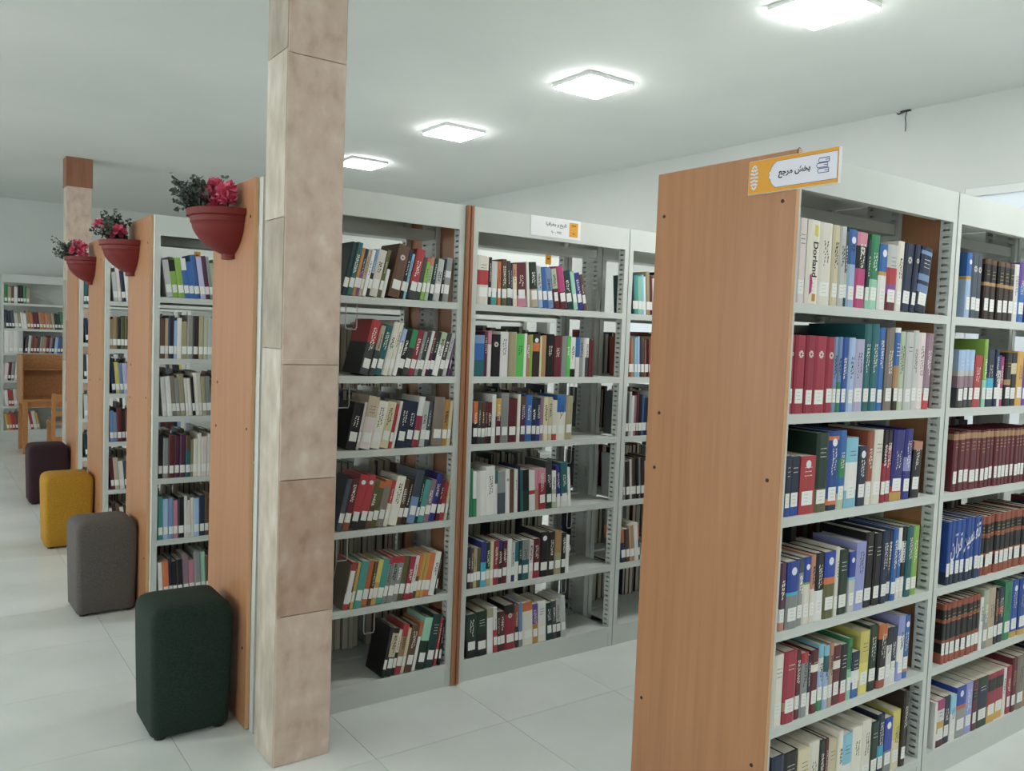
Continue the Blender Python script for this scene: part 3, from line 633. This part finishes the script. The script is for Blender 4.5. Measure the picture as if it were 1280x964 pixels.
shelf_row(C2, 5, YL, ZL[5], 575, 6.4, 42, '@-2 132,20.6,dn:.6/bk,t 217,21,dn/bk,l 266,21.6,kh:.2/wh,n @-3 300,21.8,wh:.5/rd,t 326,19.2,db,t 362,19.2,mr,t 442,21.8,bk:.2/cm,e 472,21,rs/db,t 502,21.6,sb:.8/gr,n 582,21.2,or:.2/iv,n 627,19.8,vi:.5/oc,t 692,20.2,wh/iv,l @-4 742,19,dt,t 774,19.4,dg,t @-5 812,20,lg:.6/bk,t 852,21,lg,n', lab=(.034, .04))
# --- the partly hidden bay, and the rows behind
xs3 = 3.016
for i, (cl, ln, hm) in enumerate((('dt tq mi sk wh kh mr wh go lg bk', -5, 21), ('rs tn sk lb mr dg rs bk', -3, 21), ('dg lg wh mv mr bk bl nv', 0, 21), ('gr db lg bn db bk', -4, 21), ('or:.4/nv nv bn be tn wh', -6, 19))):
    palette_row('L3', i, xs3, xs3 + (.6, .6, .6, .5, .3)[i], YL, ZL[i], cl, ln, hm, lim=(18, 16, 16, 14, 7)[i])
r2 = ('lg bk:.3/lm lm wh:.3/bl bl bl lv pl gr pg pg pg db be wh wh nv mr', 'bn be nv lb wh kh gr db kh pg lg wh lv pu lg iv iv be iv', 'wh wh tp gr kh wh iv bk iv iv kh gr dg tp iv be', 'bk gr mr pl pl bn:.35/tl kh iv iv pw iv wh db bn rs', 'tq lb sb pk bk wh iv iv lb nv bn rs iv mr', 'wh or nv bk bk mv pk gr mi bn dg bk')
for i in range(6): palette_row('M', i, 1.069, 1.069 + (.6, .62, .6, .66, .6, .55)[i], YB, ZL[i], r2[i], (-8, 0, -5, 0, -1, -3)[i], 21.5, wmin=.016, wmax=.034)
r3 = ('lg pw nv wh dt lb wh bk tl lg', 'kh tn dn ol ol dg be', 'nv ye sb lv lg sl be nv', 'sb sb mr db mr bk', 'mr be wh dg wh iv bk', 'wh db bn iv db wh')
for i in range(6): palette_row('N', i, 1.1, 1.1 + .5, YC, ZL[i], r3[i], (-6, 0, -5, -2, -5, -8)[i], 21, wmin=.018, wmax=.036)
r4 = ('tl dt sk tl', 'nv bl lb in', 'dg wh lg', 'lg iv bk wh', 'dt wh iv', 'dg wh be')
for i in range(6): palette_row('P', i, 1.174, 1.174 + .45, YD, ZL[i], r4[i], (0, -5, -2, -3, -6, -4)[i], 21, wmin=.02, wmax=.036)
r5 = ('gn kh bn wh bk bk', 'nv nv sl lg kh wh wh tn or mr mr tn or sa tn be dn dn gn sa bk', '', 'pw mr gr wh bk dn lg', 'wh rd rs lg lg wh', 'go or rd rs bn ol wh iv rd wh')
for i in (0, 1, 3, 4, 5): palette_row('W', i, .957, .957 + (.32, .8, .0, .3, .3, .45)[i], 12.7, ZW[i], r5[i], (0, -6, 0, 4, -5, -10)[i], 22, wmin=.03, wmax=.042)
palette_row('W', 2, 1.19, 1.82, 12.7, ZW[2], 'dg lg bn rs dg gr tn mr mv nv lb bl bn mr', 5, 22, wmin=.028, wmax=.042)
palette_row('W', 7, .957, 1.185, 12.7, ZW[2], 'wh wh wh lg', 0, 31, wmin=.05, wmax=.07)
# far bay of the reference row
for i in range(6): palette_row('R3', i, 4.014, 4.88, YA, ZR[i], 'nv mr bk iv tl rs gr cb dn be', 0, 22, wmin=.018, wmax=.04)

# choose the ones that show largest as individual things
def screen_area(b):
    if b['case'] == 'R3': return 0
    p0 = project(b['x'], b['y'], b['z']); p1 = project(b['x'] + b['w'], b['y'], b['z']); p2 = project(b['x'], b['y'], b['z'] + b['h'])
    if p0[0] > 1278 or p0[0] < 0: return 0
    if b['case'] == 'L3' and p1[0] > 822: return 0
    if b['case'] == 'L1' and p1[0] < 424: return 0
    if b['case'] == 'M' and p0[0] > 264: return 0
    if b['case'] == 'N' and p0[0] > 154: return 0
    if b['case'] == 'P': return 0
    vis = max(0, min(p0[1], 964) - p2[1])
    return abs(p1[0] - p0[0]) * vis
for b in ALL: b['area'] = screen_area(b)
ranked = sorted(ALL, key=lambda b: -b['area'])
single = set(id(b) for b in ranked[:300] if b['area'] > 0)

CASE_TXT = {'A': ('wooden panel', 'bookcase under yellow sign', 'books in the reference bookcase'),
            'B': ('yellow-signed bookcase', 'bay of maroon sets', 'books in the bay beside the reference bookcase'),
            'L1': ('pillar', 'bookcase behind stone pillar', 'books in the bookcase behind the pillar'),
            'L2': ('brown divider', 'bookcase with paper sign', 'books in the paper-signed bookcase'),
            'L3': ('upright', 'bay past paper-signed bookcase', 'books in the half hidden bay'),
            'M': ('upright', 'bookcase by grey pouf', 'books in the row by the grey pouf'),
            'N': ('upright', 'bookcase by yellow pouf', 'books in the row by the yellow pouf'),
            'W': ('upright', 'bookcase on back wall', 'books on the back wall')}
tafsir = None
stuff = MB()
def transform(mb, T):
    mb.v = [tuple(T @ Vector(p)) for p in mb.v]; return mb
blue_set = []
for b in ALL:
    rnd = random.Random(int(b['x'] * 9973) + b['si'])
    segs = []
    for n, f in b['segs']:
        c = shade(LIN[n], rnd.uniform(.88, 1.12)); g = .3 * c[0] + .6 * c[1] + .1 * c[2]
        segs.append((tuple(q * .85 + g * .15 for q in c[:3]) + (1,), f))
    big = max(b['segs'], key=lambda s: s[1])[0]; c0 = LIN[big]; lum = .3 * c0[0] + .6 * c0[1] + .1 * c0[2]
    ic = lin('E9E4D8') if lum < .16 else lin('3A3A40') if lum > .35 else (lin('F1EEE6') if rnd.random() < .6 else lin('25252A'))
    if big in ('mr', 'bk', 'db') and b['case'] == 'B': ic = lin('C9A96A')
    mk = b['mk']; marks = []
    det = 2 if b['case'] in 'AB' else 1
    if det == 2 or b['case'] in ('L1', 'L2'):
        if 't' in mk: marks.append(('t', .4, rnd.uniform(.7, .88), ic))
        if 'l' in mk and 'D' not in mk: marks.append(('l', .45, .8, ic))
        if 'e' in mk: marks.append(('e', .7, .82, ic))
        if 'c' in mk: marks.append(('c', .8, .92, lin('E9E9EE')))
    lab = b['lab'] if b['lab'] and b['lab'][1] > .01 else None
    cov, pag, lb, ti = book_parts(b['w'], b['h'], b['d'], segs, lab, marks, rnd, b['th'], det)
    th = b['th']
    # lean about the lower corner on the side it leans to, so that corner stays on the shelf
    piv = b['w'] if th > 0 else 0.0
    xb = b['x'] + (b['w'] / math.cos(th) - b['w'] if th > 0 else 0)
    T = Matrix.Translation((xb + piv, b['y'], b['z'] + .0003)) @ Matrix.Rotation(th, 4, 'Y') @ Matrix.Translation((-piv, 0, 0))
    if id(b) not in single:
        for q, mi_ in ((cov, 0), (pag, 1), (lb, 0), (ti, 0)):
            q.m = [mi_] * len(q.f); stuff.add(transform(q, T))
        continue
    o = link('book', cov.mesh('book', [M['cover']], True)); o.matrix_world = T
    an, place_, grp = CASE_TXT[b['case']]
    names = []
    for n, f in b['segs']:
        if f >= .15 and CN[n][0] not in names: names.append(CN[n][0])
    cw = ' and '.join(names[:2]) if names else CN[big][0]
    tag(o, '%s book, %s from %s, %s shelf, %s' % (cw, ORD[b['n']], an, SHELF[b['si']] if b['si'] < 6 else 'third', place_), 'book', grp)
    pag.build('page_block', M['page'], o)
    if lb.f: lb.build('spine_label', M['cover'], o, color=True)['label'] = 'white call number label'
    if ti.f: ti.build('title', M['cover'], o, color=True)
    if 'D' in mk:
        me = text_mesh('Dorland', .105, None, .02); me.materials.append(M['ink'])
        q = link('lettering', me, o); yb = -.0048
        q.matrix_local = Matrix(((0, 1, 0, b['w'] * .62), (0, 0, -1, yb), (-1, 0, 0, b['h'] * .53), (0, 0, 0, 1)))
        dv = MB(); cz = b['h'] * .22
        dv.quadface([(b['w'] * .24, yb, cz - .03), (b['w'] * .45, yb, cz - .02), (b['w'] * .5, yb, cz + .01), (b['w'] * .4, yb, cz + .035), (b['w'] * .26, yb, cz + .03)], 0, LIN['mg'])
        dv.quadface([(b['w'] * .5, yb, b['h'] * .82), (b['w'] * .76, yb, b['h'] * .8), (b['w'] * .76, yb, b['h'] * .93), (b['w'] * .52, yb, b['h'] * .95)], 0, LIN['ye'])
        dv.quadface([(b['w'] * .5, yb, .008), (b['w'] * .78, yb, .008), (b['w'] * .78, yb, .03), (b['w'] * .5, yb, .03)], 0, LIN['oc'])
        dv.build('cover_picture', M['cover'], o, color=True)
    if 'V' in mk: blue_set.append((b, o))
# white calligraphy running across the blue set, cut at every spine
if blue_set:
    xs = [q[0]['x'] for q in blue_set]; xa, xb_ = min(xs), max(q[0]['x'] + q[0]['w'] for q in blue_set)
    tme = text_mesh(FORMS['tafsir'], (xb_ - xa) * 1.0, .1, .018)
    zc = blue_set[0][0]['z'] + .163
    for b, o in blue_set:
        bm = bmesh.new(); bm.from_mesh(tme)
        for v in bm.verts: v.co.y += (v.co.x / (xb_ - xa)) * .06
        for v in bm.verts: v.co = Vector((v.co.x + (xa + xb_) / 2, 0, v.co.y + zc))
        for x, s_ in ((b['x'] + .001, -1), (b['x'] + b['w'] - .001, 1)):
            bmesh.ops.bisect_plane(bm, geom=bm.verts[:] + bm.edges[:] + bm.faces[:], plane_co=(x, 0, 0), plane_no=(s_, 0, 0), clear_outer=True)
        if bm.faces:
            for v in bm.verts: v.co = Vector((v.co.x - b['x'], -.0046, v.co.z - b['z']))
            me = bpy.data.meshes.new('lettering'); bm.to_mesh(me); me.materials.append(M['signwhite']); link('lettering', me, o)
        bm.free()
# books standing on the far side of the double-sided cases, seen by their fore-edges
def rear(x0, x1, yf, zs, skip=(), cols=('gr', 'sl', 'dg', 'bn', 'nv', 'lg', 'mr', 'dn', 'tp'), fill=.93, spines=False, hmax=.245):
    rnd = random.Random(int(x0 * 1000 + yf * 77))
    for i, z in enumerate(zs):
        if i in skip: continue
        X = x0 + rnd.uniform(.0, .05)
        while X < x0 + (x1 - x0) * fill:
            wd = rnd.uniform(.014, .036); h = rnd.uniform(.19, hmax); d = h * .68
            c = shade(LIN[rnd.choice(cols)], rnd.uniform(.88, 1.12))
            cov, pag, lb, ti = book_parts(wd, h, d, [(c, 1)], None, [], rnd, 0, 0)
            T = Matrix.Translation((X + wd, yf + DEP - .006, z + .0003)) @ Matrix.Rotation(math.pi, 4, 'Z')
            if spines: T = Matrix.Translation((X, yf + .33, z + .0003))
            for q, mi_ in ((cov, 0), (pag, 1)):
                q.m = [mi_] * len(q.f); stuff.add(transform(q, T))
            X += wd + (.0008 if rnd.random() < .93 else .04)
rear(2.135, 3.0, YA, ZR, spines=True, hmax=.29); rear(3.075, 3.94, YA, ZR, spines=True, hmax=.29)
rear(1.115, 1.96, YL, ZL, (0,)); rear(2.066, 2.95, YL, ZL, (0,), fill=.78); rear(3.02, 3.9, YL, ZL, (0,))
rear(1.07, 1.9, YB, ZL); rear(1.98, 2.87, YB, ZL); rear(2.94, 3.82, YB, ZL); rear(1.1, 1.7, YC, ZL)
so = stuff.build('packed_books', [M['cover'], M['page']], None, color=True)
so['kind'] = 'stuff'; tag(so, 'the many further books filling the shelves of every bookcase', 'books')

# orange cards between the books
for x, y, z, lab in ((2.50, YL + .07, 1.745, 'small orange card standing among books under the paper sign'), (1.262, YB + .1, 1.745, 'small orange card standing among books behind the flower pot')):
    t = thing('shelf_card', (x, y, z), lab, 'card', 'orange shelf cards')
    MB().box(0, 0, .2155, .034, .0012, .262).build('card', M['sign_orange'], t)
    MB().box(.012, .0001, .0, .02, .0011, .2155).build('stem', M['paper'], t)
    MB().box(.009, -.0008, .24, .025, -.0001, .245).build('print', M['ink'], t)

# wire book supports hanging from the shelf above
def support(x, y, z, lab, drop=.12, wd=.05):
    t = MB(); r = .0022
    t.tube([(0, 0, 0), (0, 0, -drop + .012), (.004, .0, -drop), (wd - .004, 0, -drop), (wd, 0, -drop + .012), (wd, 0, 0)], r, 6)
    t.tube([(0, 0, -.002), (0, .09, -.002)], r, 6); t.tube([(wd, 0, -.002), (wd, .09, -.002)], r, 6); t.tube([(0, .09, -.002), (wd, .09, -.002)], r, 6)
    o = t.build('book_support', M['wire']); o.location = (x, y, z)
    return tag(o, lab, 'book support', 'white wire book supports')
for case, x, si in (('bookcase behind the stone pillar', 1.455, 1), ('bookcase behind the stone pillar', 1.43, 2), ('bookcase behind the stone pillar', 1.44, 4), ('bookcase behind the stone pillar', 1.575, 5),
                    ('bookcase with the paper sign', 2.70, 2), ('bookcase with the paper sign', 2.70, 3), ('bookcase with the paper sign', 2.72, 4), ('bookcase with the paper sign', 2.70, 5)):
    support(x, YL + (.05 if x < 2 else .09), ZL[si - 1] - .0055, 'white wire book support hanging over the %s shelf, %s' % (SHELF[si], case), .13, .05 if x < 2 else .03)

# ------------------------------------------------------------------ study carrel and chair at the back
ct = thing('study_carrel', (1.05, 11.34, 0), 'wooden study carrel with raised sides before the back wall bookcase', 'desk')
Wd, Dp = .85, .58
MB().box(0, 0, .62, Wd, Dp, .65).build('desktop', M['oak'], ct)
MB().box(-.018, .0, .6, 0, Dp, 1.17).build('side_panel', M['oak'], ct); MB().box(Wd, .0, .6, Wd + .018, Dp, 1.17).build('side_panel', M['oak'], ct)
MB().box(0, Dp - .018, .65, Wd, Dp, 1.17).build('back_panel', M['oak'], ct)
MB().box(0, Dp - .22, .98, Wd, Dp - .019, 1.0).build('shelf', M['oak'], ct)
MB().box(.03, .04, .55, Wd - .03, .06, .62).build('apron', M['oak'], ct)
for x in (.0, Wd - .05):
    for y in (.0, Dp - .05): MB().box(x, y, 0, x + .05, y + .05, .62).build('leg', M['oak'], ct)
ch = thing('wooden_chair', (1.28, 10.78, 0), 'wooden chair with grey seat pushed up to the study carrel', 'chair')
for x in (0, .38):
    MB().box(x, 0, 0, x + .04, .035, .76).build('leg', M['oak'], ch); MB().box(x, .38, 0, x + .04, .42, .42).build('leg', M['oak'], ch)
    MB().box(x + .008, .035, .16, x + .032, .38, .19).build('stretcher', M['oak'], ch)
MB().box(.04, .005, .66, .38, .028, .75).build('back_rail', M['oak'], ch); MB().box(.04, .005, .5, .38, .028, .55).build('back_rail', M['oak'], ch)
MB().box(.04, .005, .2, .38, .03, .26).build('stretcher', M['oak'], ch)
MB().box(.0, .036, .42, .42, .42, .44).build('seat_frame', M['oak'], ch)
MB().box(.01, .05, .44, .41, .41, .475).build('seat', fabric('grey_seat_fabric', '6A6C6C', '7A7C7C'), ch, bevel=.01)

# wire end left hanging from the wall where it meets the ceiling
t = thing('wall_bracket', (5.368, 3.115, 3.2), 'small dark bracket with dangling wire high on the right wall', 'bracket')
MB().box(-.022, -.03, -.009, 0, .035, -.002).build('plate', M['dark'], t)
mb = MB(); mb.tube([(-.012, -.005, -.01), (-.016, 0, -.05), (-.012, -.004, -.09), (-.014, -.006, -.14)], .003, 6); mb.build('wire', M['dark'], t)
mb = MB(); mb.tube([(-.014, .02, -.008), (-.02, .045, -.02), (-.014, .06, -.012)], .005, 6); mb.build('clip', M['dark'], t)
